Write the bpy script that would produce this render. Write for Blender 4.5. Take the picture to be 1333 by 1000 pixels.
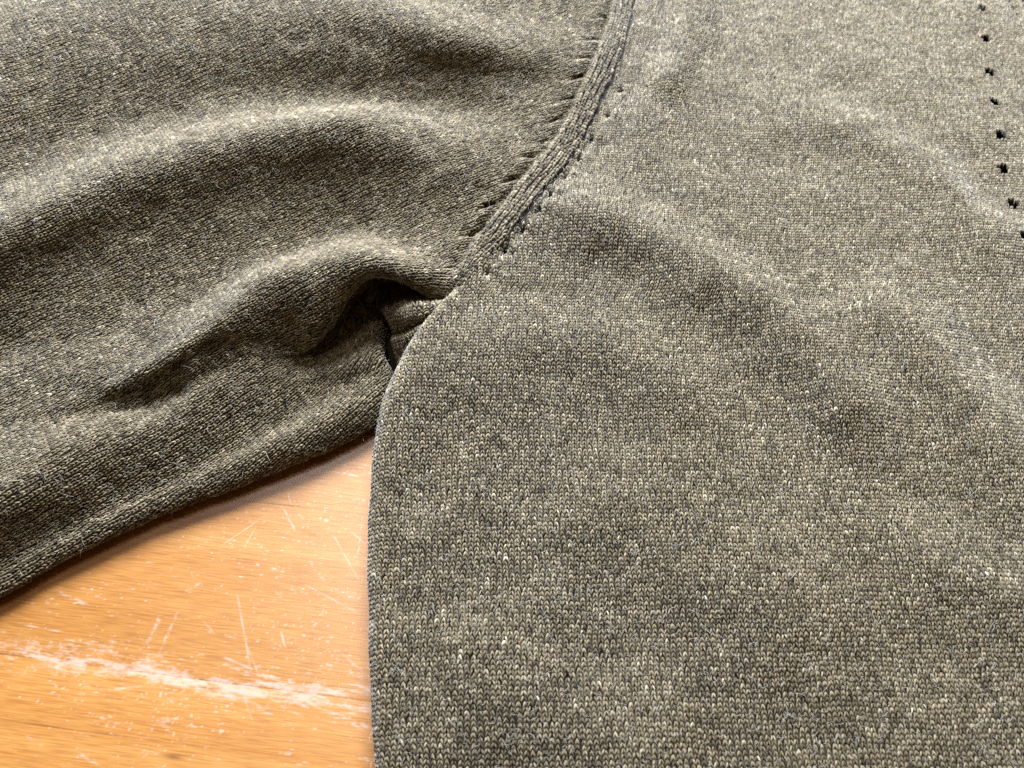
import bpy, math
import numpy as np
from mathutils import Vector
rng = np.random.default_rng(7)
MM = 0.001
for o in list(bpy.data.objects): bpy.data.objects.remove(o)
scene = bpy.context.scene
COL = scene.collection

# ------------------------------------------------------------------ camera
TILT = math.radians(30.0)
DIST, AIMZ = 233.0, 9.0                     # millimetres
FPX = 1026.0                                # focal length in photo pixels (1333 wide)
CAM = np.array([0.0, -DIST*math.sin(TILT), DIST*math.cos(TILT) + AIMZ])
cd = bpy.data.cameras.new('camera'); cam = bpy.data.objects.new('camera', cd); COL.objects.link(cam)
cam.location = Vector(CAM*MM); cam.rotation_euler = (TILT, 0, 0)
cd.sensor_width = 36.0; cd.lens = 36.0*FPX/1333.0
cd.clip_start = 0.01; cd.clip_end = 20.0
cd.dof.use_dof = True; cd.dof.focus_distance = 0.222; cd.dof.aperture_fstop = 16.0
scene.camera = cam

# ------------------------------------------------------------------ light
world = bpy.data.worlds.new('World'); scene.world = world; world.use_nodes = True
bg = world.node_tree.nodes['Background']
bg.inputs[0].default_value = (1.0, 0.70, 0.38, 1); bg.inputs[1].default_value = 0.08
def area(name, loc, target, sx, sy, power, col):
    ld = bpy.data.lights.new(name, 'AREA'); ld.shape = 'RECTANGLE'
    ld.size, ld.size_y, ld.energy, ld.color = sx, sy, power, col
    o = bpy.data.objects.new(name, ld); COL.objects.link(o)
    o.location = loc
    o.rotation_euler = (Vector(target) - Vector(loc)).to_track_quat('-Z', 'Y').to_euler()
    return o
area('window_light', (-0.04, 0.51, 0.36), (0, 0, 0), 0.36, 0.22, 22.0, (0.72, 0.83, 1.0))
area('ceiling_light', (-0.24, 0.36, 1.4), (0, 0, 0), 0.26, 0.5, 3.4, (1.0, 0.96, 0.92))
scene.view_settings.view_transform = 'Standard'
scene.view_settings.look = 'None'
scene.view_settings.exposure = 0.38
scene.view_settings.gamma = 1.0
scene.render.engine = 'CYCLES'
scene.cycles.use_denoising = False
scene.cycles.max_bounces = 6

# ------------------------------------------------------------------ helpers
def P(px, py, z):
    """point of the place seen at photo pixel (px,py) at height z (mm)"""
    px, py, z = np.asarray(px, float), np.asarray(py, float), np.asarray(z, float)
    a, b = (px-666.5)/FPX, (500.0-py)/FPX
    c, s = math.cos(TILT), math.sin(TILT)
    dx, dy, dz = a, s + b*c, -c + b*s
    t = (z - CAM[2])/dz
    return np.stack([CAM[0]+t*dx, CAM[1]+t*dy, z + 0*t], -1)

def obj(name, mesh, mat, parent=None, **props):
    o = bpy.data.objects.new(name, mesh); COL.objects.link(o)
    if mat is not None: mesh.materials.append(mat)
    if parent is not None: o.parent = parent
    for k, v in props.items(): o[k] = v
    return o

def mesh_np(name, verts, quads, attrs=None, smooth=True):
    """fast mesh from numpy arrays, verts in mm"""
    me = bpy.data.meshes.new(name)
    nv, nf = len(verts), len(quads)
    me.vertices.add(nv); me.vertices.foreach_set('co', (verts*MM).astype(np.float32).ravel())
    me.loops.add(nf*4); me.loops.foreach_set('vertex_index', quads.astype(np.int32).ravel())
    me.polygons.add(nf); me.polygons.foreach_set('loop_start', np.arange(0, nf*4, 4, dtype=np.int32))
    me.polygons.foreach_set('use_smooth', np.full(nf, smooth))
    for k, v in (attrs or {}).items():
        a = me.attributes.new(k, 'FLOAT', 'POINT'); a.data.foreach_set('value', v.astype(np.float32))
    me.update(calc_edges=True); me.validate()
    return me

def smooth_grid(A, it):
    for _ in range(it):
        B = A.copy()
        B[1:-1] = 0.25*A[:-2] + 0.5*A[1:-1] + 0.25*A[2:]
        A = B.copy()
        A[:, 1:-1] = 0.25*B[:, :-2] + 0.5*B[:, 1:-1] + 0.25*B[:, 2:]
    return A

def catmull(A, n):
    """uniform Catmull-Rom resampling of axis 0 to n samples"""
    m = len(A); x = np.linspace(0, m-1, n); i = np.minimum(x.astype(int), m-2); f = (x-i)
    f = f.reshape((-1,)+(1,)*(A.ndim-1))
    E = np.concatenate([2*A[:1]-A[1:2], A, 2*A[-1:]-A[-2:-1]])
    p0, p1, p2, p3 = E[i], E[i+1], E[i+2], E[i+3]
    return 0.5*(2*p1 + (p2-p0)*f + (2*p0-5*p1+4*p2-p3)*f*f + (3*p1-p0-3*p2+p3)*f**3)

def loft(net, nt, nq):
    """net[row][col] = (px,py,z) -> grid [nt,nq,3] in mm (t along the columns, q across the rows)"""
    N = np.array(net, float)
    W = P(N[..., 0], N[..., 1], N[..., 2])
    G = catmull(W, nq)                       # rows -> q
    return catmull(np.swapaxes(G, 0, 1), nt)  # cols -> t

def vnoise(shape, cell, seed):
    """smooth value noise on a grid"""
    r = np.random.default_rng(seed)
    a = r.normal(size=(int(shape[0]/cell)+4, int(shape[1]/cell)+4))
    y = np.arange(shape[0])/cell; x = np.arange(shape[1])/cell
    i, j = y.astype(int), x.astype(int); f = (y-i)[:, None]; g = (x-j)[None]
    f = f*f*(3-2*f); g = g*g*(3-2*g)
    A = a[i][:, j]; B = a[i+1][:, j]; C = a[i][:, j+1]; D = a[i+1][:, j+1]
    return (A*(1-f)+B*f)*(1-g) + (C*(1-f)+D*f)*g

class Surf:
    """a piece of cloth: positions on a uniform flat grid (a across wales, b along wales), step in mm"""
    def __init__(s, Pg, a0, b0, step, valid):
        s.P, s.a0, s.b0, s.step, s.valid = Pg, a0, b0, step, valid
        s.normals()
    def normals(s):
        ga = np.gradient(s.P, axis=0); gb = np.gradient(s.P, axis=1)
        n = np.cross(ga, gb); n /= np.linalg.norm(n, axis=-1, keepdims=True) + 1e-9
        s.N = smooth_grid(n, 2); s.N /= np.linalg.norm(s.N, axis=-1, keepdims=True) + 1e-9
    def idx(s, a, b):
        x = np.clip((a-s.a0)/s.step, 0, s.P.shape[0]-1.001); y = np.clip((b-s.b0)/s.step, 0, s.P.shape[1]-1.001)
        return x, y
    def ev(s, a, b):
        x, y = s.idx(a, b); i, j = x.astype(int), y.astype(int); f, g = (x-i)[..., None], (y-j)[..., None]
        def L(A): return (A[i, j]*(1-f)+A[i+1, j]*f)*(1-g) + (A[i, j+1]*(1-f)+A[i+1, j+1]*f)*g
        return L(s.P), L(s.N)
    def ok(s, a, b):
        x = (a-s.a0)/s.step; y = (b-s.b0)/s.step
        inside = (x >= 1) & (y >= 1) & (x < s.P.shape[0]-2) & (y < s.P.shape[1]-2)
        i = np.clip(x.astype(int), 0, s.P.shape[0]-1); j = np.clip(y.astype(int), 0, s.P.shape[1]-1)
        return inside & s.valid[i, j]

def near_view(p, mx=48, my=42):
    """loops are modelled one by one a good way past what the photo shows; beyond that the plain cloth goes on"""
    v = p-CAM; c, s = math.cos(TILT), math.sin(TILT); dep = v[:, 1]*s - v[:, 2]*c
    X = 666.5+FPX*v[:, 0]/dep; Y = 500-FPX*(v[:, 1]*c+v[:, 2]*s)/dep
    return (X > -mx) & (X < 1333+mx) & (Y > -my) & (Y < 1000+my)
WALE, COURSE = 1.51, 1.13                    # stitch pitch, mm
NR, NC = 4, 4                                # rings along a leg, points across
def stitches(S, keep, wale=WALE, course=COURSE, seed=1, jitter=0.06, lift=0.0, tone=0.0, spread=1.0, thick=1.0):
    """every stitch of a piece of stocking-stitch cloth: two yarn legs each"""
    r = np.random.default_rng(seed)
    na, nb = S.P.shape[:2]
    ia = np.arange(math.ceil(S.a0/wale), int((S.a0+na*S.step)/wale))
    ib = np.arange(math.ceil(S.b0/course), int((S.b0+nb*S.step)/course))
    A, B = np.meshgrid(ia*wale, ib*course, indexing='ij')
    A, B = A.ravel(), B.ravel()
    k = S.ok(A, B); A, B = A[k], B[k]
    p, n = S.ev(A, B); k = keep(p, n, A, B); A, B = A[k], B[k]
    p, n = S.ev(A, B); k = near_view(p); A, B = A[k], B[k]
    m = len(A)
    # slow wander of the rows so that they are never ruled
    A, B = (A + wale*(0.14*np.sin(B*0.11+A*0.05)+0.10*np.sin(B*0.37-A*0.21)+0.07*np.sin(B*0.83+A*0.4)),
            B + course*(0.20*np.sin(A*0.13-B*0.03)+0.14*np.sin(A*0.41+B*0.17)+0.08*np.sin(A*0.9-B*0.3)))
    size = 1 + 0.11*r.normal(size=m).clip(-2, 2) + 0.06*np.sin(A*0.23+B*0.31)*np.sin(A*0.11-B*0.19)
    tt = np.linspace(0, 1, NR)
    px = spread*(0.435 - 0.36*tt)                # foot outside -> head inside
    py = -0.85 + 1.60*tt
    pz = np.array([-0.26, 0.22, 0.39, 0.06])
    rad = np.array([0.70, 1.0, 1.05, 0.62])*0.160*thick
    ang = np.radians(np.linspace(-105, 105, NC))
    V = np.empty((m, 2, NR, NC, 3)); 
    tint = np.empty((m, 2))
    tx, ty = np.gradient(px*wale), np.gradient(py*course)
    tl = np.hypot(tx, ty); cx, cy = ty/tl, -tx/tl      # across direction of the leg
    run = np.convolve(r.normal(size=m+8), np.ones(5)/2.2, 'same')[:m]   # colour carried along the strand
    order = np.lexsort((A, np.round(B/course))); sr = np.empty(m); sr[order] = run
    base = r.normal(size=m)*0.045 + sr*0.03
    # streaks along the courses: the yarn itself is unevenly spun
    row = {}
    for side in (0, 1):
        sg = 1 if side else -1
        jx = r.normal(size=(m, 1, 1))*jitter; jy = r.normal(size=(m, 1, 1))*jitter
        jl = r.normal(size=(m, 1, 1))*jitter*0.9
        rr = rad[None, :, None]*(size*(1+0.10*r.normal(size=m)).clip(0.7, 1.35))[:, None, None]
        ox = sg*(px[None, :, None] + 0*jx)*wale + jx*wale + sg*cx[None, :, None]*rr*np.sin(ang)[None, None]*wale
        oy = (py[None, :, None] + jy)*course + cy[None, :, None]*rr*np.sin(ang)[None, None]*wale
        oz = (pz[None, :, None] + jl*0.8)*wale*0.62 + rr*np.cos(ang)[None, None]*wale + lift
        p, n = S.ev(A[:, None, None]+ox, B[:, None, None]+oy)
        V[:, side] = p + n*oz[..., None]
        if sg > 0: V[:, side] = V[:, side, :, ::-1]
        tint[:, side] = base + r.normal(size=m)*0.10
    tint += 0.5 + tone
    fl = r.random(tint.shape); tint[fl > 0.99] += 0.18; tint[fl < 0.05] -= 0.18
    V = V.reshape(-1, 3)
    i, j = np.meshgrid(np.arange(NR-1), np.arange(NC-1), indexing='ij')
    q = (i*NC+j).ravel(); Q = np.stack([q, q+1, q+1+NC, q+NC], -1)
    quads = (np.arange(m*2)*NR*NC)[:, None, None] + Q[None]
    at = np.repeat(tint.ravel(), NR*NC) + np.random.default_rng(seed+5).normal(size=m*2*NR*NC)*0.05
    return V, quads.reshape(-1, 4), at.clip(0, 1.3)

def sheet(S, sub, off, vmask=None):
    """cloth behind the yarn loops: the same surface, a little lower"""
    Pg = S.P[::sub, ::sub] + S.N[::sub, ::sub]*off
    va = S.valid[::sub, ::sub].copy()
    if vmask is not None: va &= vmask[::sub, ::sub]
    na, nb = va.shape
    id = np.arange(na*nb).reshape(na, nb)
    f = va[:-1, :-1] & va[1:, :-1] & va[:-1, 1:] & va[1:, 1:]
    Q = np.stack([id[:-1, :-1][f], id[1:, :-1][f], id[1:, 1:][f], id[:-1, 1:][f]], -1)
    used = np.unique(Q); re = np.zeros(na*nb, int); re[used] = np.arange(len(used))
    return Pg.reshape(-1, 3)[used], re[Q]

# ------------------------------------------------------------------ materials
def new_mat(name):
    m = bpy.data.materials.new(name); m.use_nodes = True
    nt = m.node_tree; b = nt.nodes['Principled BSDF']
    return m, nt, b
def node(nt, t, **kw):
    n = nt.nodes.new(t)
    for k, v in kw.items(): setattr(n, k, v)
    return n
def yarn_material(name, attr=True, gain=1.0):
    m, nt, b = new_mat(name); L = nt.links.new
    tc = node(nt, 'ShaderNodeTexCoord')
    n1 = node(nt, 'ShaderNodeTexNoise'); n1.inputs['Scale'].default_value = 2600; n1.inputs['Detail'].default_value = 3
    n2 = node(nt, 'ShaderNodeTexNoise'); n2.inputs['Scale'].default_value = 60; n2.inputs['Detail'].default_value = 3
    L(tc.outputs['Object'], n1.inputs['Vector']); L(tc.outputs['Object'], n2.inputs['Vector'])
    add = node(nt, 'ShaderNodeMath', operation='MULTIPLY_ADD'); add.inputs[1].default_value = 0.36
    L(n1.outputs['Fac'], add.inputs[0])
    if attr:
        at = node(nt, 'ShaderNodeAttribute', attribute_name='tint')
        sub = node(nt, 'ShaderNodeMath', operation='SUBTRACT'); sub.inputs[1].default_value = 0.17
        L(at.outputs['Fac'], sub.inputs[0]); L(sub.outputs[0], add.inputs[2])
    else: add.inputs[2].default_value = 0.08
    a2 = node(nt, 'ShaderNodeMath', operation='MULTIPLY_ADD'); a2.inputs[1].default_value = 0.16
    s2 = node(nt, 'ShaderNodeMath', operation='SUBTRACT'); s2.inputs[1].default_value = 0.08
    L(n2.outputs['Fac'], a2.inputs[0]); L(add.outputs[0], s2.inputs[0]); L(s2.outputs[0], a2.inputs[2])
    r = node(nt, 'ShaderNodeValToRGB'); e = r.color_ramp.elements
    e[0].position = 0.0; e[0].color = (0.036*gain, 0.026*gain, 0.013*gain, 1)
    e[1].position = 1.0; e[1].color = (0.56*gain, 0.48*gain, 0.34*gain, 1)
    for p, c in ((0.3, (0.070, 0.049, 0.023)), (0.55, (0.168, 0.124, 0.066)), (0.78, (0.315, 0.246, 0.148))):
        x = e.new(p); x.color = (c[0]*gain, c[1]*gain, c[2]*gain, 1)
    L(a2.outputs[0], r.inputs['Fac']); L(r.outputs['Color'], b.inputs['Base Color'])
    b.inputs['Roughness'].default_value = 0.85
    b.inputs['Specular IOR Level'].default_value = 0.25
    b.inputs['Sheen Weight'].default_value = 0.42; b.inputs['Sheen Roughness'].default_value = 0.35
    b.inputs['Sheen Tint'].default_value = (0.80, 0.90, 1.0, 1)
    return m
M_yarn = yarn_material('olive_brown_yarn')
M_back_shaded = yarn_material('knit_reverse_shaded', attr=False, gain=0.42)  # same yarn, darkened to paint shade into the gaps behind the loops
m, nt, b = new_mat('wool_fibre'); M_fuzz = m
b.inputs['Base Color'].default_value = (0.52, 0.48, 0.40, 1); b.inputs['Roughness'].default_value = 0.6
def plain(name, c, rough=0.7):
    m, nt, b = new_mat(name)
    n = node(nt, 'ShaderNodeTexNoise'); n.inputs['Scale'].default_value = 900
    tc = node(nt, 'ShaderNodeTexCoord'); nt.links.new(tc.outputs['Object'], n.inputs['Vector'])
    r = node(nt, 'ShaderNodeValToRGB')
    r.color_ramp.elements[0].color = (c[0]*.6, c[1]*.6, c[2]*.6, 1); r.color_ramp.elements[1].color = (*c, 1)
    nt.links.new(n.outputs['Fac'], r.inputs['Fac']); nt.links.new(r.outputs['Color'], b.inputs['Base Color'])
    b.inputs['Roughness'].default_value = rough
    return m

# ------------------------------------------------------------------ floor of varnished boards
w0, w1 = P(0, 851, 0), P(480, 913, 0)        # the worn joint seen across the bottom left
ux = (w1-w0)/np.linalg.norm(w1-w0); uy = np.array([-ux[1], ux[0], 0])
wj = P(400, 661, 0); BOARD = float(np.dot(wj-w0, uy))
wood_ang = math.atan2(ux[1], ux[0])
def to_wood(p): return np.stack([(p-w0)@ux, (p-w0)@uy], -1)

def wood_material():
    m, nt, b = new_mat('varnished_wood'); L = nt.links.new
    tc = node(nt, 'ShaderNodeTexCoord'); oi = node(nt, 'ShaderNodeObjectInfo')
    mp = node(nt, 'ShaderNodeMapping'); L(tc.outputs['Object'], mp.inputs['Vector'])
    mp.inputs['Scale'].default_value = (9, 150, 150)
    cmb = node(nt, 'ShaderNodeCombineXYZ')
    mu = node(nt, 'ShaderNodeMath', operation='MULTIPLY'); mu.inputs[1].default_value = 50
    L(oi.outputs['Random'], mu.inputs[0]); L(mu.outputs[0], cmb.inputs[0]); L(mu.outputs[0], cmb.inputs[2])
    L(cmb.outputs[0], mp.inputs['Location'])
    g = node(nt, 'ShaderNodeTexNoise'); g.inputs['Scale'].default_value = 1.0; g.inputs['Detail'].default_value = 5; g.inputs['Distortion'].default_value = 0.6
    L(mp.outputs[0], g.inputs['Vector'])
    mp2 = node(nt, 'ShaderNodeMapping'); mp2.inputs['Scale'].default_value = (130, 2600, 400); L(tc.outputs['Object'], mp2.inputs['Vector'])
    g2 = node(nt, 'ShaderNodeTexNoise'); g2.inputs['Scale'].default_value = 1.0; g2.inputs['Detail'].default_value = 3; L(mp2.outputs[0], g2.inputs['Vector'])
    r = node(nt, 'ShaderNodeValToRGB'); e = r.color_ramp.elements
    e[0].position = 0.25; e[0].color = (0.37, 0.145, 0.028, 1); e[1].position = 0.75; e[1].color = (0.47, 0.210, 0.055, 1)
    L(g.outputs['Fac'], r.inputs['Fac'])
    r2 = node(nt, 'ShaderNodeValToRGB'); e = r2.color_ramp.elements
    e[0].position = 0.3; e[0].color = (0.72, 0.64, 0.56, 1); e[1].position = 0.60; e[1].color = (1.04, 1.03, 1.02, 1)
    L(g2.outputs['Fac'], r2.inputs['Fac'])
    mx = node(nt, 'ShaderNodeMix', data_type='RGBA', blend_type='MULTIPLY'); mx.inputs['Factor'].default_value = 1
    L(r.outputs['Color'], mx.inputs['A']); L(r2.outputs['Color'], mx.inputs['B'])
    # board to board difference
    br = node(nt, 'ShaderNodeMapRange'); br.inputs['To Min'].default_value = 0.92; br.inputs['To Max'].default_value = 1.1
    L(oi.outputs['Random'], br.inputs['Value'])
    mb = node(nt, 'ShaderNodeMix', data_type='RGBA', blend_type='MULTIPLY'); mb.inputs['Factor'].default_value = 1
    L(mx.outputs['Result'], mb.inputs['A']); L(br.outputs[0], mb.inputs['B'])
    # worn varnish and scratches, laid down as wear on the board
    at = node(nt, 'ShaderNodeAttribute', attribute_name='wear')
    dk = node(nt, 'ShaderNodeAttribute', attribute_name='dark')
    md = node(nt, 'ShaderNodeMix', data_type='RGBA'); md.inputs['B'].default_value = (0.16, 0.05, 0.012, 1)
    L(dk.outputs['Fac'], md.inputs['Factor']); L(mb.outputs['Result'], md.inputs['A'])
    mw = node(nt, 'ShaderNodeMix', data_type='RGBA'); mw.inputs['B'].default_value = (0.74, 0.60, 0.53, 1)
    L(at.outputs['Fac'], mw.inputs['Factor']); L(md.outputs['Result'], mw.inputs['A'])
    L(mw.outputs['Result'], b.inputs['Base Color'])
    rr = node(nt, 'ShaderNodeMapRange'); rr.inputs['To Min'].default_value = 0.34; rr.inputs['To Max'].default_value = 0.7
    L(at.outputs['Fac'], rr.inputs['Value']); L(rr.outputs[0], b.inputs['Roughness'])
    bp = node(nt, 'ShaderNodeBump'); bp.inputs['Strength'].default_value = 0.12; bp.inputs['Distance'].default_value = 0.0002
    L(g2.outputs['Fac'], bp.inputs['Height']); L(bp.outputs[0], b.inputs['Normal'])
    b.inputs['Coat Weight'].default_value = 0.5; b.inputs['Coat Roughness'].default_value = 0.25
    return m
M_wood = wood_material()

def seg_mask(X, Y, a, b, w, seed):
    """thin scratch between wood coordinates a and b"""
    d = b-a; L = np.hypot(*d); t = ((X-a[0])*d[0]+(Y-a[1])*d[1])/L**2
    n = np.abs((X-a[0])*d[1]-(Y-a[1])*d[0])/L
    on = (t > 0) & (t < 1)
    return on*np.exp(-(n/w)**2)*(0.7+0.3*np.sin(t*L*0.9+seed))*np.clip(np.minimum(t, 1-t)*6, 0, 1)

floor_me = mesh_np('floor', np.array([[-400, -400, -13], [400, -400, -13], [400, 400, -13], [-400, 400, -13.]]), np.array([[0, 1, 2, 3]]), smooth=False)
floor = obj('floor', floor_me, plain('subfloor', (0.10, 0.06, 0.03)), None, kind='structure')
def board(x0, x1, y0, y1, fine):
    """one board in wood coordinates, top at z=0, with softened arrises; wear kept on a fine top grid"""
    st = 0.3 if fine else 12.0
    gap = 0.004
    nx = max(int((x1-x0)/st), 2); ny = max(int((y1-y0)/st), 2)
    xs = np.linspace(x0+gap, x1-gap, nx); ys = np.linspace(y0+gap, y1-gap, ny)
    X, Y = np.meshgrid(xs, ys, indexing='ij')
    Z = -0.012*np.exp(-(np.minimum(Y-ys[0], ys[-1]-Y)/0.3)**2) - 0.012*np.exp(-(np.minimum(X-xs[0], xs[-1]-X)/0.3)**2)
    wear = np.zeros_like(X); dark = np.zeros_like(X)
    if fine:
        sh = X.shape
        c = 1/st
        streak = vnoise((sh[0], sh[1]), 14, 3)[:, :]
        def aniso(cx, cy, seed, ox=0):
            r = np.random.default_rng(seed); a = r.normal(size=(260, 420))
            u = X/cx + 120.37; v = (Y+0.05*X)/cy + 180.11
            i, j = u.astype(int) % 259, v.astype(int) % 419; f, g = u-np.floor(u), v-np.floor(v)
            f = f*f*(3-2*f); g = g*g*(3-2*g)
            return (a[i, j]*(1-f)+a[i+1, j]*f)*(1-g)+(a[i, j+1]*(1-f)+a[i+1, j+1]*f)*g
        n_big, n_mid, n_fine = aniso(22, 5, 11), 0.75*aniso(4.5, 0.9, 12)+0.6*aniso(2.2, 0.33, 16), 0.8*aniso(1.1, 0.3, 13)+0.5*aniso(0.5, 0.33, 17)
        dj = Y                                             # distance from the worn joint
        band = np.exp(-((dj + 1.7*n_big)/4.6)**2)*np.clip(1.25 - np.abs(X-55)/85, 0.25, 1)
        worn = np.clip((band*2.9 + 0.85*n_mid + 0.55*n_fine - 1.45)*0.55, 0, 1)*0.36
        flecks = np.clip((0.9*n_mid + 0.9*n_fine + 0.7*n_big + 0.35*np.clip((X-30)/70, 0, 1) - 2.0)*0.8, 0, 1)*0.34
        pin = np.clip((0.8*aniso(0.7, 0.45, 14) + 0.5*aniso(0.4, 0.4, 18) - 1.75 + 0.5*aniso(30, 18, 15))*1.6, 0, 1)*0.3
        wear = np.maximum(np.maximum(worn, flecks), pin)
        r = np.random.default_rng(5)
        px_scr = [((308, 770), (328, 880), .16), ((368, 660), (385, 692), .15), ((190, 840), (210, 800), .5), ((205, 855), (232, 795), .35),
                  ((95, 905), (190, 892), .3), ((455, 690), (480, 712), .12), ((395, 760), (470, 800), .1), ((290, 855), (330, 872), .25),
                  ((75, 770), (118, 790), .4), ((240, 770), (262, 758), .4), ((205, 945), (222, 935), .8), ((430, 690), (470, 760), .1), ((365, 820), (372, 845), .2)]
        for q, (a, b_, w) in enumerate(px_scr):
            A = to_wood(P(*a, 0)); B = to_wood(P(*b_, 0))
            s_ = seg_mask(X, Y, A, B, w, q)
            if w > 0.28: s_ = s_*np.clip(0.5+0.9*n_fine, 0, 1)
            wear = np.maximum(wear, s_*0.42)
        for q in range(26):                                  # fine hairline scratches
            a = np.array([r.uniform(0, 125), r.uniform(-30, 60)]); an = r.normal()*0.9; l = r.uniform(4, 16)
            wear = np.maximum(wear, seg_mask(X, Y, a, a+l*np.array([math.cos(an), math.sin(an)]), 0.10, q)*0.4)
        for (px, py, w, l) in ((226, 985, 0.7, 2.4), (60, 945, 0.22, 9), (150, 957, .15, 7), (280, 897, .2, 5)):
            cpt = to_wood(P(px, py, 0))
            dark = np.maximum(dark, np.exp(-((X-cpt[0])/l)**2-((Y-cpt[1])/w)**2)*0.75)
        dark = np.maximum(dark, 0.8*np.exp(-(np.minimum(Y-ys[0], ys[-1]-Y)/0.16)**2)*np.clip(0.7+0.5*n_big, 0.1, 1))
    top = np.stack([X, Y, Z], -1)
    V = (w0[None, None]*[1, 1, 0] + top[..., :1]*ux + top[..., 1:2]*uy + top[..., 2:]*np.array([0, 0, 1])).reshape(-1, 3)
    id = np.arange(nx*ny).reshape(nx, ny)
    Q = np.stack([id[:-1, :-1], id[1:, :-1], id[1:, 1:], id[:-1, 1:]], -1).reshape(-1, 4)
    ring = np.concatenate([id[:, 0], id[-1, 1:], id[-2::-1, -1], id[0, -2:0:-1]])
    low = V[ring].copy(); low[:, 2] = -13
    base = len(V); k = len(ring); a = np.arange(k); bnx = (a+1) % k
    Q = np.concatenate([Q, np.stack([base+a, base+bnx, ring[bnx], ring[a]], -1)])
    V = np.concatenate([V, low])
    z = np.zeros(k)
    # object origin at the board's middle, x along the grain
    o3 = w0 + ux*(x0+x1)/2 + uy*(y0+y1)/2; o3[2] = 0
    R = np.stack([ux, uy, [0, 0, 1]])
    V = (V-o3)@R.T
    me = mesh_np('board', V, Q, {'wear': np.concatenate([wear.ravel(), z]), 'dark': np.concatenate([dark.ravel(), z])}, smooth=False)
    o = obj('board', me, M_wood, floor)
    o.location = Vector(o3*MM); o.rotation_euler = (0, 0, wood_ang)
for k in range(-4, 7):
    y0, y1 = k*BOARD, (k+1)*BOARD
    off = [70, -190, 20, 150, -60][k % 5]
    cuts = sorted({-340.0, 400.0, -120.0+off, 200.0+off})
    if k in (-1, 0, 1): cuts = {-1: [-340, -14, 134, 400], 0: [-340, -14, 134, 400], 1: [-340, -14, 134, 400]}[k]
    for x0, x1 in zip(cuts[:-1], cuts[1:]):
        fine = k in (-1, 0, 1) and x0 >= -40 and x1 <= 160
        board(x0, x1, y0, y1, fine)

# ------------------------------------------------------------------ the sweater: where its pieces lie
sweater = bpy.data.objects.new('sweater', None); COL.objects.link(sweater)
sweater['label'] = 'olive brown melange knitted sweater lying on worn wooden boards'
sweater['category'] = 'sweater'

# armhole seam, then below the underarm the folded side edge of the body (px, py, z)
SEAM = np.array([(905, -330, 17), (868, -200, 17.5), (845, -100, 18.3), (815, 5, 19), (798, 65, 19), (772, 125, 18.7), (741, 185, 18.7), (701, 238, 19), (662, 288, 18.6), (628, 328, 18), (600, 363, 17.2),
                 (562, 408, 15), (538, 443, 13), (519, 482, 10.5), (504, 522, 8), (494, 562, 7), (487, 612, 6.2), (483, 690, 5.6), (482, 770, 5.4), (484, 855, 5.2), (488, 930, 5.1), (491, 1010, 5), (496, 1130, 5), (500, 1280, 5)], float)
Sw = P(SEAM[:, 0], SEAM[:, 1], SEAM[:, 2])
Sc = catmull(Sw, 900)
Sc[:, 0] += (0.17*np.sin(Sc[:, 1]/6.3)+0.12*np.sin(Sc[:, 1]/2.7+1))*(Sc[:, 1] < Sw[12, 1])
ysort = np.argsort(Sc[:, 1])
def Xe(y): return np.interp(y, Sc[ysort, 1], Sc[ysort, 0])
ARMPIT = float(P(598, 366, 17)[1])
seam_up = Sc[Sc[:, 1] > ARMPIT-2]
def seam_dist(x, y):
    """signed distance from the upper seam (right positive), plus arclength index"""
    out = np.empty(x.shape); si = np.empty(x.shape)
    pts = seam_up[::3, :2]
    xf, yf = x.ravel(), y.ravel(); d = np.empty(len(xf)); ii = np.empty(len(xf), int)
    for c in range(0, len(xf), 60000):
        q = (xf[c:c+60000, None]-pts[None, :, 0])**2 + (yf[c:c+60000, None]-pts[None, :, 1])**2
        k = q.argmin(1); ii[c:c+60000] = k; d[c:c+60000] = np.sqrt(q[np.arange(len(k)), k])
    sg = np.where(xf > Xe(yf), 1, -1)
    return (d*sg).reshape(x.shape)
HALF = 4.5                                    # half width of the seam band

def bandw(y): return np.clip(0.30 + (y-ARMPIT+2)*1.25/28, 0.30, 1.0)    # the band narrows into the underarm
# ---- body panel
BZ = np.array([(905, -330, 17), (832, -100, 18), (800, 5, 18.4), (757, 125, 18.2), (692, 238, 18.4), (627, 328, 17.8), (590, 385, 17.5), (545, 440, 16.5), (515, 520, 15), (500, 610, 13), (495, 700, 12), (495, 850, 11), (500, 1000, 10.5),
    (620, 500, 16), (600, 650, 13.5), (600, 850, 12), (700, 420, 15.6), (760, 600, 12.5), (800, 800, 11.5), (900, 200, 15), (1000, 50, 14), (1000, 300, 13), (950, 500, 12), (1000, 700, 11.3), (1000, 950, 10.8),
    (1200, 100, 12.5), (1250, 300, 11.5), (1250, 600, 11), (1300, 900, 10.5), (1500, 0, 10.5), (1500, 500, 10.5), (1500, 1000, 10), (1000, -200, 13), (1450, -200, 11), (600, 1200, 10), (1000, 1250, 10), (1500, 1250, 10)], float)
bw = P(BZ[:, 0], BZ[:, 1], BZ[:, 2])
def tps(p, v, q, lam=8.0):
    def U(r2): return np.where(r2 > 0, 0.5*r2*np.log(r2+1e-12), 0)
    n = len(p); K = U(((p[:, None]-p[None])**2).sum(-1)/1e4) + lam*1e-3*np.eye(n)
    Pm = np.c_[np.ones(n), p/100]; A = np.block([[K, Pm], [Pm.T, np.zeros((3, 3))]])
    c = np.linalg.solve(A, np.r_[v, 0, 0, 0])
    out = np.c_[np.ones(len(q)), q/100]@c[n:]
    for k in range(n): out = out + c[k]*U(((q-p[k])**2).sum(-1)/1e4)
    return out
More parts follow.
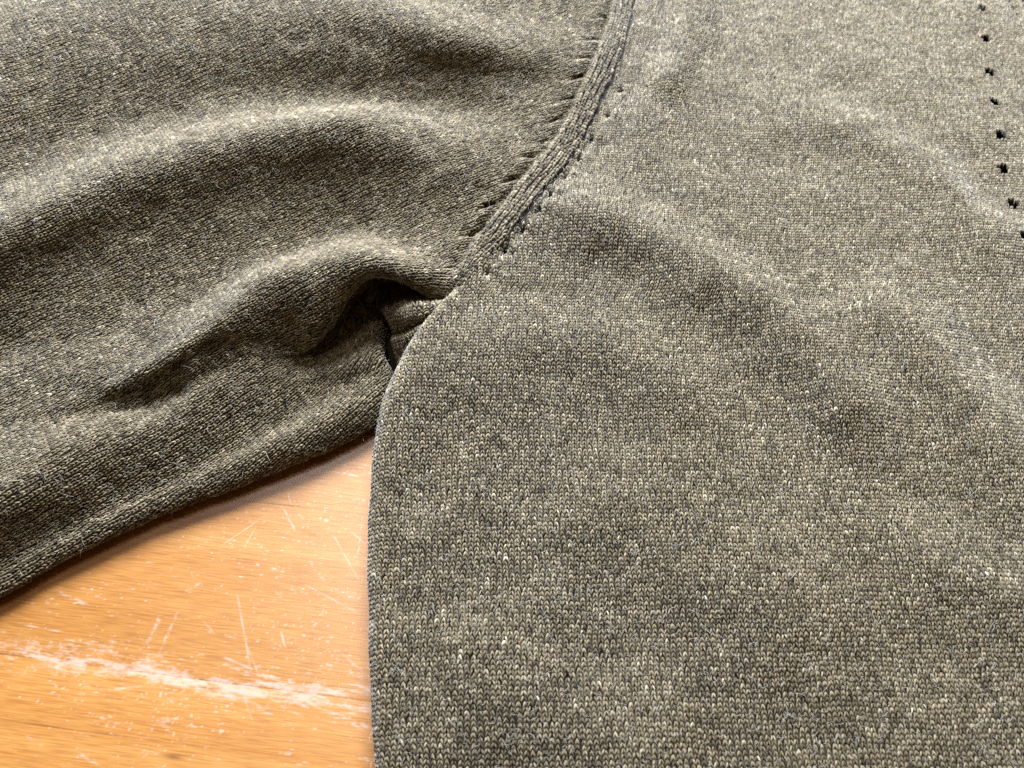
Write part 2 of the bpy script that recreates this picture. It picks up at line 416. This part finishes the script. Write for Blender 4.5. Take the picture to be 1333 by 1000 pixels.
STROKES = [  # soft folds of the body: points (px,py), height mm, half width mm
    ([(672, 285), (730, 292), (790, 305), (880, 345), (970, 395), (1050, 455), (1120, 530), (1200, 600)], 2.3, 9.0),
    ([(1100, 370), (1160, 430), (1240, 505), (1333, 600), (1430, 700)], 2.0, 10),
    ([(915, -60), (903, 20), (880, 95), (850, 150)], 2.2, 5),
    ([(1010, 130), (1130, 190), (1240, 260), (1340, 380)], 1.3, 9),
    ([(560, 560), (640, 470), (720, 440), (830, 480), (920, 560)], 1.2, 9),
    ([(700, 700), (800, 660), (900, 690), (1010, 780), (1120, 900)], 1.2, 12),
    ([(1150, 700), (1250, 740), (1333, 800), (1400, 880)], 1.2, 9),
    ([(560, 860), (680, 880), (800, 960), (900, 1050)], 0.9, 11),
    ([(540, 700), (560, 620), (590, 540), (630, 470)], -0.8, 5),
    ([(760, 340), (800, 360), (840, 378)], -0.7, 7), ([(900, 400), (950, 425), (1000, 455)], -0.6, 7),
]
def stroke_h(x, y):
    h = np.zeros_like(x)
    for pts, amp, w in STROKES:
        q = np.array(pts, float); q = catmull(P(q[:, 0], q[:, 1], 12.0)[:, :2], 40)
        d2 = np.full(x.shape, 1e9); tt = np.zeros(x.shape)
        for k, c in enumerate(q):
            e = (x-c[0])**2+(y-c[1])**2; mk = e < d2; d2[mk] = e[mk]; tt[mk] = k/39
        h += 2.0*amp*np.exp(-d2/(2*w*w))*np.clip(np.minimum(tt, 1-tt)*5+0.15, 0, 1)
    return h
STEP = 0.5
def sstep(a, b, x):
    t = np.clip((x-a)/(b-a), 0, 1); return t*t*(3-2*t)
def wale_warp(y): return 0.0009*np.clip(y-5, 0, None)**2 + 0*y
# the flat cloth: a = across (wales), b = up the wales; position d from the edge
a0, b0 = -62.0, float(P(700, 1130, 10)[1]); a1 = float(P(1430, 200, 10)[0])*1.22+5; b1 = float(P(900, -130, 12)[1])
ga = np.arange(a0, a1, STEP); gb = np.arange(b0, b1, STEP)
Ag, Bg = np.meshgrid(ga, gb, indexing='ij')
X0 = Ag - 0.000625*Ag**2 + wale_warp(Bg) ; Y0 = Bg.copy()
hx = np.arange(-120, 260, 1.5); hy = np.arange(b0-5, b1+5, 1.5)
HX, HY = np.meshgrid(hx, hy, indexing='ij')
HB = tps(bw[:, :2], bw[:, 2], np.stack([HX.ravel(), HY.ravel()], -1)).reshape(HX.shape) + stroke_h(HX, HY)
HB += 0.55*smooth_grid(vnoise(HX.shape, 11, 21), 2) + 0.16*vnoise(HX.shape, 4, 22)
def bil(H, x, y):
    u = np.clip((x-hx[0])/1.5, 0, H.shape[0]-1.01); v = np.clip((y-hy[0])/1.5, 0, H.shape[1]-1.01)
    i, j = u.astype(int), v.astype(int); f, g = u-i, v-j
    return (H[i, j]*(1-f)+H[i+1, j]*f)*(1-g)+(H[i, j+1]*(1-f)+H[i+1, j+1]*f)*g
HB = smooth_grid(HB, 1)
def body_map(X0, Y0):
    xe = Xe(Y0); d = X0-xe
    roll = 1-sstep(ARMPIT-6, ARMPIT+1, Y0)
    h_e = bil(HB, xe+5, Y0)
    R = np.clip((h_e-0.6)/2, 2, 6.0)
    R = R*(1-0.35*sstep(ARMPIT-40, ARMPIT-8, Y0))
    phi = np.clip(d/R, -1.5, math.pi/2)
    over = np.where(d > R*math.pi/2, d-R*math.pi/2, 0)
    xr = xe + R*(1-np.cos(phi)) + over
    zt = bil(HB, np.maximum(xr, xe+0.5), Y0)
    zr = zt - R + R*np.sin(phi)
    xf = X0; zf = bil(HB, X0, Y0)
    return np.stack([xr*roll + xf*(1-roll), Y0, zr*roll + zf*(1-roll)], -1), d, roll, R
PB, Db, rollb, Rb = body_map(X0, Y0)
sdb = seam_dist(PB[..., 0], PB[..., 1])
validb = np.where(rollb > 0.5, Db > -Rb*1.5, PB[..., 0]-Xe(PB[..., 1]) > -0.5)
# fashioning marks on the body side of the seam and the row of eyelets
MARKS_R = [(804, 116), (789, 148), (768, 180), (751, 204), (733, 228), (714, 250), (698, 271), (678, 297), (655, 324), (632, 352)]
EYES = [(1271, -35), (1278, 12), (1283, 52), (1288, 95), (1294, 135), (1301, 177), (1306, 221), (1318, 266), (1332, 309), (1347, 352)]
def at_body(px, py):
    z = 12.0
    for _ in range(6):
        p = P(px, py, z); z = float(bil(HB, np.array(p[0]), np.array(p[1])))
    return P(px, py, z)
mr = np.array([at_body(m[0]+3, m[1]+1) for m in MARKS_R]); ey = np.array([at_body(*m) for m in EYES])
dz = np.zeros(Ag.shape)
for k, c in enumerate(mr):
    dx, dy = PB[..., 0]-c[0], PB[..., 1]-c[1]
    u = dx*0.5+dy*0.866; v = dx*0.866-dy*0.5
    dz -= (2.3+0.4*math.sin(k*3))*np.exp(-(u/1.9)**2-(v/1.1)**2)
    dz += 0.9*np.exp(-((dx-2.4)/1.2)**2-((dy-0.6)/1.8)**2)
# pucker just below the band on the body side
dz -= 0.5*np.exp(-((sdb-HALF*bandw(PB[..., 1])-1.1)/1.3)**2)*sstep(ARMPIT-2, ARMPIT+6, Bg)
for c in ey:
    r2 = (PB[..., 0]-c[0])**2+(PB[..., 1]-c[1])**2
    dz += 0.35*np.exp(-((np.sqrt(r2)-2.3)/0.7)**2)
RIBS = [at_body(px, py) for px, py in ((1314, 2), (1319, 11), (1324, 20), (1331, 1), (1337, 10))]
for c in RIBS:
    dz -= 1.6*np.exp(-((PB[..., 0]-c[0])/0.7)**2-((PB[..., 1]-c[1])/1.6)**2)
PB[..., 2] += dz
body = Surf(PB, a0, b0, STEP, validb)
eye_hole = np.ones(Ag.shape, bool)
for c in ey: eye_hole &= ((PB[..., 0]-c[0])/1.55)**2+((PB[..., 1]-c[1])/2.3)**2 > 1.0
def keep_body(p, n, A, B):
    k = np.ones(len(p), bool)
    sd = seam_dist(p[:, 0], p[:, 1])
    k &= ~((p[:, 1] > ARMPIT-2) & (sd < HALF*bandw(p[:, 1])-0.7))
    for c in ey: k &= ((p[:, 0]-c[0])/1.65)**2+((p[:, 1]-c[1])/2.45)**2 > 1
    for c in RIBS: k &= ((p[:, 0]-c[0])/0.8)**2+((p[:, 1]-c[1])/1.6)**2 > 1
    for c in mr: k &= ((p[:, 0]-c[0])/0.75)**2+((p[:, 1]-c[1])/1.1)**2 > 1
    return k

# ---- sleeve
NET = [
 # underside, lower edge, rolled top of the edge, first valley
 [(-170,845,.6),(-80,800,.6),(0,762,.6),(100,705,.6),(200,660,.6),(300,622,.6),(380,592,.6),(440,565,.6),(490,540,.6),(545,512,.6)],
 [(-170,866,3),(-80,818,3),(0,777,3),(100,724,3),(200,676,3),(300,640,3.2),(380,607,3.5),(440,580,3.5),(490,554,3.5),(545,526,3)],
 [(-170,838,5.5),(-80,790,5.5),(0,752,5.5),(100,700,5.8),(200,652,6.2),(300,609,7.2),(380,571,8),(440,541,8.2),(495,510,8),(520,500,1.5)],
 [(-170,806,6.5),(-80,765,6.5),(0,725,6.5),(100,676,6),(200,630,6.2),(300,583,6.6),(380,540,6.6),(440,508,6.6),(501,480,8.5),(511,488,0.6)],
 # lower ridge on the left / floor of the hollow on the right
 [(-170,735,15),(-80,690,15),(0,640,15.5),(100,592,15),(200,556,13),(290,520,12.3),(370,498,9.5),(435,475,8),(490,455,10),(501,462,0.6)],
 # crease under the fold (pit of the dimple, bottom of the hole)
 [(-170,640,11),(-80,600,11),(0,565,11.5),(100,545,12),(195,529,10.6),(300,476,14),(385,469,9.6),(432,440,5),(487,374,0.6),(520,400,2)],
 [(-170,622,10.7),(-80,580,10.7),(0,546,11.2),(97,530,12.2),(184,522,11.8),(294,460,16),(381,462,10.4),(428,424,6.5),(487,322,5),(590,428,6)],
 [(-170,605,10.5),(-80,560,10.5),(0,528,11),(95,516,12.5),(172,512,13.4),(288,444,18),(378,454,12),(427,422,16),(489,358,20.5),(600,412,10)],
 # crest of the fold
 [(-170,562,11),(-80,520,11),(0,490,11.5),(90,482,13),(175,486,15.8),(270,425,21),(335,375,24),(400,350,25.5),(480,334,26),(618,374,15)],
 [(-170,520,12),(-80,480,12),(0,455,12),(90,430,13),(190,405,13),(270,375,14),(330,345,15.5),(400,318,16),(480,305,16.5),(614,336,18)],
 [(-170,455,20),(-80,410,20),(0,375,20),(100,335,20),(200,300,21),(290,270,21.5),(370,250,22),(440,240,22),(520,250,21),(664,290,18.6)],
 # crest of the long ridge
 [(-170,372,30),(-80,330,30),(0,295,30),(100,248,30.5),(200,208,31.5),(300,180,32.5),(380,165,33),(450,160,32.5),(530,178,29),(714,228,19)],
 [(-170,312,23),(-80,272,23),(0,236,23),(100,192,23),(200,160,23.5),(300,140,24),(390,132,24),(470,132,24),(560,142,22),(748,178,18.7)],
 [(-170,180,33.5),(-80,140,33.5),(0,108,33.5),(100,78,33.5),(200,62,33.5),(310,52,33.5),(400,52,33.5),(480,66,32.5),(580,92,27),(772,131,18.7)],
 [(-170,65,38.5),(-80,30,38.5),(0,18,38.5),(100,-8,38.5),(220,-22,38.5),(330,-20,38.5),(430,-3,38.5),(510,14,38),(620,52,33),(792,88,19)],
 [(-170,-50,32),(-80,-75,32),(0,-90,32),(110,-100,32),(230,-105,32),(350,-90,32),(470,-50,32),(590,-5,31),(680,20,26),(808,35,19)],
 [(-170,-150,36),(-80,-170,36),(0,-180,36),(110,-185,37),(240,-180,38),(360,-160,38),(490,-120,38),(620,-75,35),(710,-45,28),(824,-22,19)],
 [(-170,-250,30),(-80,-265,30),(0,-270,30),(110,-275,30),(240,-270,30),(380,-255,30),(520,-230,30),(640,-190,29),(740,-150,25),(845,-130,18)],
]
G = loft(NET, 90, 150)
G = smooth_grid(G, 2)
# flatten the draped sleeve (springs keep the cloth's own lengths) so the stitches run true over the folds
def relax(G, F, iters, damp):
    prs = [((slice(None, -1), slice(None)), (slice(1, None), slice(None)), 1.0), ((slice(None), slice(None, -1)), (slice(None), slice(1, None)), 1.0),
           ((slice(None, -1), slice(None, -1)), (slice(1, None), slice(1, None)), 0.7), ((slice(None, -1), slice(1, None)), (slice(1, None), slice(None, -1)), 0.7)]
    rest = [np.linalg.norm(G[b]-G[a_], axis=-1) for a_, b, _ in prs]
    cnt = np.zeros(G.shape[:2]+(1,))
    for a_, b, w in prs: cnt[a_] += w; cnt[b] += w
    vel = np.zeros_like(F)
    for it in range(iters):
        D = np.zeros_like(F)
        for (a_, b, w), r in zip(prs, rest):
            e = F[b]-F[a_]; l = np.linalg.norm(e, axis=-1)+1e-9
            c = (0.5*w*(l-r)/l)[..., None]*e
            D[a_] += c; D[b] -= c
        vel = (damp if it < iters*0.8 else 0.85)*vel + D/cnt*0.5
        F = F + vel
    print('flat/cloth length', [float((np.linalg.norm(F[b]-F[a_], axis=-1)/r).mean()) for (a_, b, w), r in zip(prs, rest)])
    return F
def flatten(G):
    """coarse to fine, from an oversize start so that every spring pulls"""
    C = catmull(np.swapaxes(catmull(G, 31), 0, 1), 51); C = np.swapaxes(C, 0, 1)
    F = C[..., :2].copy()
    F[:, 0] = F[:, 3] + np.array([2.0, -9.0]); F[:, 1] = F[:, 0]*.67+F[:, 3]*.33; F[:, 2] = F[:, 0]*.33+F[:, 3]*.67
    for e in (F[0], F[-1]):
        for _ in range(400): e[1:-1] = 0.5*e[1:-1] + 0.25*(e[:-2]+e[2:])
    for _ in range(1500): F[1:-1, 1:-1] = 0.25*(F[:-2, 1:-1]+F[2:, 1:-1]+F[1:-1, :-2]+F[1:-1, 2:])
    F = F.mean((0, 1)) + (F-F.mean((0, 1)))*1.35
    F = relax(C, F, 3000, 0.95)
    F = np.swapaxes(catmull(np.swapaxes(catmull(F, G.shape[0]), 0, 1), G.shape[1]), 0, 1)
    return relax(G, F, 500, 0.93)
F = flatten(G)
# rigid fit of the flat pattern onto the plan, then turn it so that wales run along b
ctr = F.reshape(-1, 2).mean(0); g2 = G[..., :2].reshape(-1, 2); gc = g2.mean(0)
H = (F.reshape(-1, 2)-ctr).T@(g2-gc); U, _, Vt = np.linalg.svd(H); Rm = Vt.T@U.T
Fw = (F.reshape(-1, 2)-ctr)@Rm.T
wd = P(450, 208, 25)-P(350, 250, 25); wd = wd[:2]/np.linalg.norm(wd[:2])     # wale direction on the sleeve
wn = np.array([wd[1], -wd[0]])
FA = (Fw@wn).reshape(F.shape[:2]); FB = (Fw@wd).reshape(F.shape[:2])
fine = np.concatenate([G, FA[..., None], FB[..., None]], -1)
fine = catmull(np.swapaxes(catmull(fine, 1500), 0, 1), 2300)
sa0, sb0 = FA.min()-1, FB.min()-1; na, nb = int((FA.max()-sa0)/STEP)+3, int((FB.max()-sb0)/STEP)+3
ii = ((fine[..., 3]-sa0)/STEP+0.5).astype(int).ravel(); jj = ((fine[..., 4]-sb0)/STEP+0.5).astype(int).ravel()
cell = ii*nb+jj; cn = np.bincount(cell, minlength=na*nb)
PS = np.stack([np.bincount(cell, fine[..., k].ravel(), na*nb)/np.maximum(cn, 1) for k in range(3)], -1).reshape(na, nb, 3)
va = (cn > 0).reshape(na, nb)
for _ in range(12):                              # let the cloth run on a little past its border so edges stay smooth
    acc = np.zeros_like(PS); c = np.zeros((na, nb, 1))
    for dx, dy in ((1, 0), (-1, 0), (0, 1), (0, -1)):
        s1 = np.roll(PS, (dx, dy), (0, 1)); s2 = np.roll(PS, (2*dx, 2*dy), (0, 1))
        v1 = np.roll(va, (dx, dy), (0, 1)) & np.roll(va, (2*dx, 2*dy), (0, 1))
        acc += np.where(v1[..., None], 2*s1-s2, 0); c += v1[..., None]
    new = (~va) & (c[..., 0] > 0)
    PS[new] = (acc/np.maximum(c, 1))[new]
    if _ == 0: va0 = va.copy()
    va = va | new
PS = smooth_grid(PS, 3)
sleeve = Surf(PS, sa0, sb0, STEP, va0)
if np.median(sleeve.N[va0][:, 2]) < 0:
    sleeve.N = -sleeve.N
sds = seam_dist(PS[..., 0], PS[..., 1])
# small wrinkles and the fashioning slits on the sleeve side
MARKS_L = [(788, 25), (773, 58), (764, 83), (755, 106), (741, 131), (725, 157), (709, 184), (693, 205), (668, 238), (640, 268), (617, 300)]
ml = np.array([P(x, y, 18.7) for x, y in MARKS_L])
ds = -0.9*np.exp(-((sds+HALF*bandw(PS[..., 1])+1.1)/1.2)**2)*sstep(ARMPIT-2, ARMPIT+6, PS[..., 1]) + 0.16*vnoise((na, nb), 9, 31) + 0.22*vnoise((na, nb), 26, 32)
for k, c in enumerate(ml):
    dx, dy = PS[..., 0]-c[0], PS[..., 1]-c[1]
    u = dx*wd[0]+dy*wd[1]; v = dx*wn[0]+dy*wn[1]
    ds -= 1.5*np.exp(-((u+1.5)/3.0)**2-(v/0.75)**2); ds += 0.5*np.exp(-((u+4.5)/5.0)**2-((v-2.0)/1.3)**2)
def pix(p):
    v = p-CAM; c, s = math.cos(TILT), math.sin(TILT); dep = v[..., 1]*s - v[..., 2]*c
    return 666.5+FPX*v[..., 0]/dep, 500-FPX*(v[..., 1]*c+v[..., 2]*s)/dep
PX, PY = pix(PS)
rim = ((PX-128)*(450-522)-(PY-522)*(247-128))/np.hypot(72, 119)      # > 0 above the slanting rim
low = (PY-(527-0.05*(PX-128)))
rgt = PX-246
din = np.minimum(np.minimum(rim*-1, -low), -rgt)
seen = PS[..., 2] > 6
ds -= 2.0*sstep(-6, 24, din)*seen
ds += 0.5*np.exp(-((rim-4)/9)**2)*sstep(115, 140, PX)*sstep(275, 235, PX)*seen*(PY < 540)
ds += 0.8*np.exp(-((PX-252)/6)**2)*np.exp(-((PY-488)/30)**2)*seen
PS += sleeve.N*ds[..., None]
flip = np.median(sleeve.N[va0][:, 2]); sleeve.normals()
SFLIP = np.median(sleeve.N[va0][:, 2]) < 0
if SFLIP: sleeve.N = -sleeve.N
def keep_sleeve(p, n, A, B):
    sd = seam_dist(p[:, 0], p[:, 1])
    k = ~((p[:, 1] > ARMPIT-2) & (sd > -HALF*bandw(p[:, 1])+0.7))
    for c in ml: 
        u = (p[:, 0]-c[0])*wd[0]+(p[:, 1]-c[1])*wd[1]; v = (p[:, 0]-c[0])*wn[0]+(p[:, 1]-c[1])*wn[1]
        k &= ~((np.abs(u+0.8) < 1.9) & (np.abs(v) < 0.6))
    q = P(-110, 400, 10)[0]
    return k & (p[:, 0] < Xe(p[:, 1]) + 12) & (p[:, 2] > -0.5)

# ---- seam band, riding on both pieces
zx = np.arange(-60, 90, 0.75); zy = np.arange(ARMPIT-8, b1+2, 0.75)
tops = np.concatenate([PS[va0 & (sds > -14) & (PS[..., 1] > ARMPIT-6)], PB[validb & (sdb < 14) & (PB[..., 1] > ARMPIT-6)]])
ix = ((tops[:, 0]-zx[0])/0.75).astype(int); iy = ((tops[:, 1]-zy[0])/0.75).astype(int)
k = (ix >= 0) & (iy >= 0) & (ix < len(zx)) & (iy < len(zy)); ix, iy, tz = ix[k], iy[k], tops[k, 2]
ws = np.bincount(ix*len(zy)+iy, tz, len(zx)*len(zy)).reshape(len(zx), len(zy)); wc = np.bincount(ix*len(zy)+iy, minlength=len(zx)*len(zy)).reshape(len(zx), len(zy)).astype(float)
for _ in range(10): ws, wc = smooth_grid(ws, 1), smooth_grid(wc, 1)
ZM = ws/np.maximum(wc, 1e-6)
up = seam_up[np.argsort(seam_up[:, 1])]
arc = np.r_[0, np.cumsum(np.linalg.norm(np.diff(up[:, :2], axis=0), axis=-1))]
la = np.arange(-HALF-1.2, HALF+1.21, 0.25); lb = np.arange(0, arc[-1]-6, 0.25)
cx_, cy_ = np.interp(lb, arc, up[:, 0]), np.interp(lb, arc, up[:, 1])
tx_, ty_ = np.gradient(cx_), np.gradient(cy_); tl_ = np.hypot(tx_, ty_); tx_, ty_ = tx_/tl_, ty_/tl_
width = np.clip(0.30+lb/28, 0.30, 1.0)         # the band narrows where it dives into the underarm
BX = cx_[None]+la[:, None]*ty_[None]*width; BY = cy_[None]-la[:, None]*tx_[None]*width
u = np.clip((BX-zx[0])/0.75, 0, len(zx)-1.01); v = np.clip((BY-zy[0])/0.75, 0, len(zy)-1.01); i, j = u.astype(int), v.astype(int); f, g = u-i, v-j
BZm = (ZM[i, j]*(1-f)+ZM[i+1, j]*f)*(1-g)+(ZM[i, j+1]*(1-f)+ZM[i+1, j+1]*f)*g
prof = 1.2*np.sqrt(np.clip(1-(la/(HALF+0.9))**2, 0, 1))-0.40 - 0.35*np.sin(np.pi*la/1.95)**2 - 0.25*np.exp(-((la-0.97)/0.4)**2)
BZm = BZm + prof[:, None]*(0.1+0.9*sstep(0, 24, lb))[None]
band = Surf(np.stack([BX, BY, BZm], -1), la[0], lb[0], 0.25, np.ones(BX.shape, bool))
if np.median(band.N[..., 2]) < 0: band.N = -band.N
if np.median(body.N[validb][:, 2]) < 0: body.N = -body.N

# ---- underarm folds seen inside the hole
LOBE1 = [[(495,399,-4.5),(491,395,-1.5),(511,391,0.5),(534.2,385.6,4.5),(592,380,11)], [(498,405,-0.5),(494,399,5.5),(515,393,8.5),(537.64,389.52,11.7),(594,388,14)], [(506,413,1.5),(501,407,11),(518.72,402.96,15.1),(541.08,398.44,16.9),(590,396,15)],
         [(514,429,1.5),(509,423,10.5),(522.16,420.88,13.8),(542.8,414.4,15.5),(588,404,14)], [(518.72,442.96,-0.4),(515,439,7),(527.32,434.76,10.1),(547.1,424.3,12.25),(585,414,12)], [(520.44,446.92,-2.3),(518.72,440.96,3.6),(530.76,438.68,6.3),(549.68,430.24,8.4),(585,424,9)]]
LOBE2 = [[(518.72,438.96,-1.4),(515,433,5.5),(527.32,430.76,8.1),(547.1,420.3,11.25),(566,412,12)], [(516,447,0.5),(511,441,9),(525.6,436.8,12),(547.1,427.3,14.25),(566,418,14)], [(517.86,456.98,0.55),(513,451,8.5),(527.32,446.76,11.6),(547.96,440.28,13.3),(570,430,12)],
         [(521.3,474.9,-1.25),(517.86,468.98,5.55),(529.9,466.7,8.25),(547.1,462.3,9.25),(570,455,8)], [(524.74,496.82,-3.05),(522.16,492.88,1.8),(534.2,490.6,3.5),(549.68,486.24,4.4),(572,480,4)], [(528.18,514.74,-4.85),(525.6,510.8,-1),(537.64,508.52,0.7),(553.12,505.16,1.6),(575,500,1)]]
def patch(net, step=0.3, alongrows=True):
    Gp = loft(net, 60, 80); Gp = smooth_grid(Gp, 1)
    La = np.linalg.norm(np.diff(Gp, axis=0), axis=-1).mean(1).sum(); Lb = np.linalg.norm(np.diff(Gp, axis=1), axis=-1).mean(0).sum()
    Gp = catmull(np.swapaxes(catmull(Gp, max(int(La/step), 4)), 0, 1), max(int(Lb/step), 4)); Gp = np.swapaxes(Gp, 0, 1)[:, ::-1]
    Gp[..., 2] += 0.25*vnoise(Gp.shape[:2], 10, 61) + 0.12*vnoise(Gp.shape[:2], 5, 62)
    S = Surf(Gp, 0, 0, step, np.ones(Gp.shape[:2], bool))
    c = S.N*(CAM-S.P); 
    if np.median(c.sum(-1)) < 0: S.N = -S.N
    return S
lobe1, lobe2 = patch(LOBE1), patch(LOBE2)

# ------------------------------------------------------------------ build the sweater's parts
bmask = np.ones(band.P.shape[:2], bool); bmask[:, :10] = False; bmask[:3] = False; bmask[-3:] = False
def knit_part(name, S, keep, sub, seed, vmask=None, label=None, **kw):
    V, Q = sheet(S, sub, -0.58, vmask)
    o = obj(name, mesh_np(name, V, Q), M_back_shaded, sweater)
    if label: o['label'] = label
    V, Q, t = stitches(S, keep, seed=seed, **kw)
    s = obj('stitches', mesh_np('stitches', V, Q, {'tint': t}), M_yarn, o, kind='stuff')
    print(name, 'stitches', len(V)//(2*NR*NC), 'quads', len(Q))
    return o
allk = lambda p, n, A, B: np.ones(len(p), bool)
o_body = knit_part('front_panel', body, keep_body, 2, 1, eye_hole, label='flat front of the sweater with a row of eyelets at the right')
o_sleeve = knit_part('sleeve', sleeve, keep_sleeve, 2, 2, label='rumpled sleeve lying in ridges towards the left')
o_band = knit_part('armhole_seam', band, lambda p, n, A, B: np.abs(A) < HALF+0.3, 3, 3, bmask, wale=1.95, course=1.5, tone=-0.05, spread=0.84, thick=0.95, label='raised knitted band along the armhole seam')
o_l1 = knit_part('underarm_fold', lobe1, allk, 2, 4, wale=1.5, course=1.4)
o_l2 = knit_part('underarm_fold', lobe2, allk, 2, 5, wale=1.5, course=1.4)
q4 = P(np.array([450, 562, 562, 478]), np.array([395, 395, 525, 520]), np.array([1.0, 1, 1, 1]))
obj('underarm_inside_dark', mesh_np('underarm_inside_dark', q4[::-1], np.array([[0, 1, 2, 3]])), M_back_shaded, sweater)  # flat dark cloth added so the underarm slot shows as shade
# back of the garment under the front
bx = np.linspace(0, 1, 40); by = np.linspace(b0, b1, 80)
BXg, BYg = np.meshgrid(bx, by, indexing='ij'); xl = Xe(BYg)+5.5
Vb = np.stack([xl+(a1-10-xl)*BXg, BYg, 0.9+0*BXg], -1)
id = np.arange(40*80).reshape(40, 80)
Qb = np.stack([id[:-1, :-1], id[1:, :-1], id[1:, 1:], id[:-1, 1:]], -1).reshape(-1, 4)
obj('back_panel', mesh_np('back_panel', Vb.reshape(-1, 3), Qb), M_back_shaded, sweater)

# ------------------------------------------------------------------ wool fuzz standing off the knit
def fuzz(S, keep, n, seed, parent, lmin=1.2, lmax=4.2):
    r = np.random.default_rng(seed); na, nb = S.P.shape[:2]
    a = S.a0 + r.random(n*2)*na*S.step; b = S.b0 + r.random(n*2)*nb*S.step
    k = S.ok(a, b); a, b = a[k], b[k]; p, nn = S.ev(a, b); k = keep(p, nn, a, b); p, nn = p[k][:n], nn[k][:n]
    m = len(p); K = 5
    t1 = np.cross(nn, r.normal(size=(m, 3))); t1 /= np.linalg.norm(t1, axis=1, keepdims=True); t2 = np.cross(nn, t1)
    L = (lmin+(lmax-lmin)*r.random(m)**2.5); rise = (0.10+0.45*r.random(m)**2); curl = r.normal(size=m)*1.3
    pts = np.empty((m, K, 3)); cur = p + nn*0.45; ang = np.zeros(m)
    for q in range(K):
        pts[:, q] = cur
        d = t1*np.cos(ang)[:, None]+t2*np.sin(ang)[:, None]
        up_ = (rise*(1-1.5*q/(K-1)))[:, None]*nn
        cur = cur + (d+up_)*(L/(K-1))[:, None]; ang = ang+curl/(K-1)*1.4
    hc = bpy.data.hair_curves.new('fuzz'); hc.add_curves([K]*m)
    hc.attributes['position'].data.foreach_set('vector', (pts*MM).astype(np.float32).ravel())
    ra = hc.attributes.get('radius') or hc.attributes.new('radius', 'FLOAT', 'POINT')
    w = np.array([1, 1, .9, .7, .35])[None]*(0.018+0.012*r.random(m))[:, None]
    ra.data.foreach_set('value', (w*MM).astype(np.float32).ravel())
    hc.materials.append(M_fuzz)
    o = bpy.data.objects.new('wool_fuzz', hc); COL.objects.link(o); o.parent = parent; o['kind'] = 'stuff'
fuzz(body, keep_body, 15000, 41, o_body)
fuzz(sleeve, keep_sleeve, 12000, 42, o_sleeve)
fuzz(band, allk, 1200, 43, o_band, 1.0, 2.5)

# ------------------------------------------------------------------ bits of lint caught on the knit
def on_sleeve(px, py):
    pix = sleeve.P[va0]; v = pix-CAM; c, s = math.cos(TILT), math.sin(TILT)
    dep = v[:, 1]*s - v[:, 2]*c; X = 666.5+FPX*v[:, 0]/dep; Y = 500-FPX*(v[:, 1]*c+v[:, 2]*s)/dep
    e = (X-px)**2+(Y-py)**2; k = np.where(e < 9)[0]
    k = k[dep[k].argmin()] if len(k) else e.argmin()
    return pix[k], sleeve.N[va0][k]
def lint(loc, nrm, mat, label, seed, size):
    r = np.random.default_rng(seed); V = []; Q = []
    for q in range(7):                                   # a little tangle of short flat fibres
        d = r.normal(size=3); d /= np.linalg.norm(d); s = np.cross(d, r.normal(size=3)); s /= np.linalg.norm(s)
        c = r.normal(size=3)*size*0.25; L = size*r.uniform(.5, 1.0); w = size*0.16; base = len(V)*1
        for t in (-1, -.33, .33, 1):
            for sg in (-1, 1):
                V.append(c + d*t*L + s*sg*w*(1.1-t*t) + np.cross(d, s)*0.25*L*(1-t*t))
        for g_ in range(3): Q.append([base+2*g_, base+2*g_+1, base+2*g_+3, base+2*g_+2])
    o = obj('lint', mesh_np('lint', np.array(V), np.array(Q)), mat, None, label=label, category='lint', group='bits of lint on the knit')
    o.location = Vector((loc+nrm*1.3)*MM)
p, n = on_sleeve(372, 523); lint(p, n, plain('dark_lint', (0.02, 0.022, 0.03)), 'tiny dark lint speck in the hollow of the sleeve near its lower edge', 1, 1.1)
p, n = on_sleeve(163, 365); lint(p, n, plain('orange_lint', (0.55, 0.22, 0.04)), 'tiny orange lint speck on the left part of the sleeve', 2, 0.45)
p, n = on_sleeve(300, 461); lint(p, n, plain('white_lint', (0.8, 0.82, 0.85)), 'tiny white lint speck on the sleeve fold', 3, 0.4)
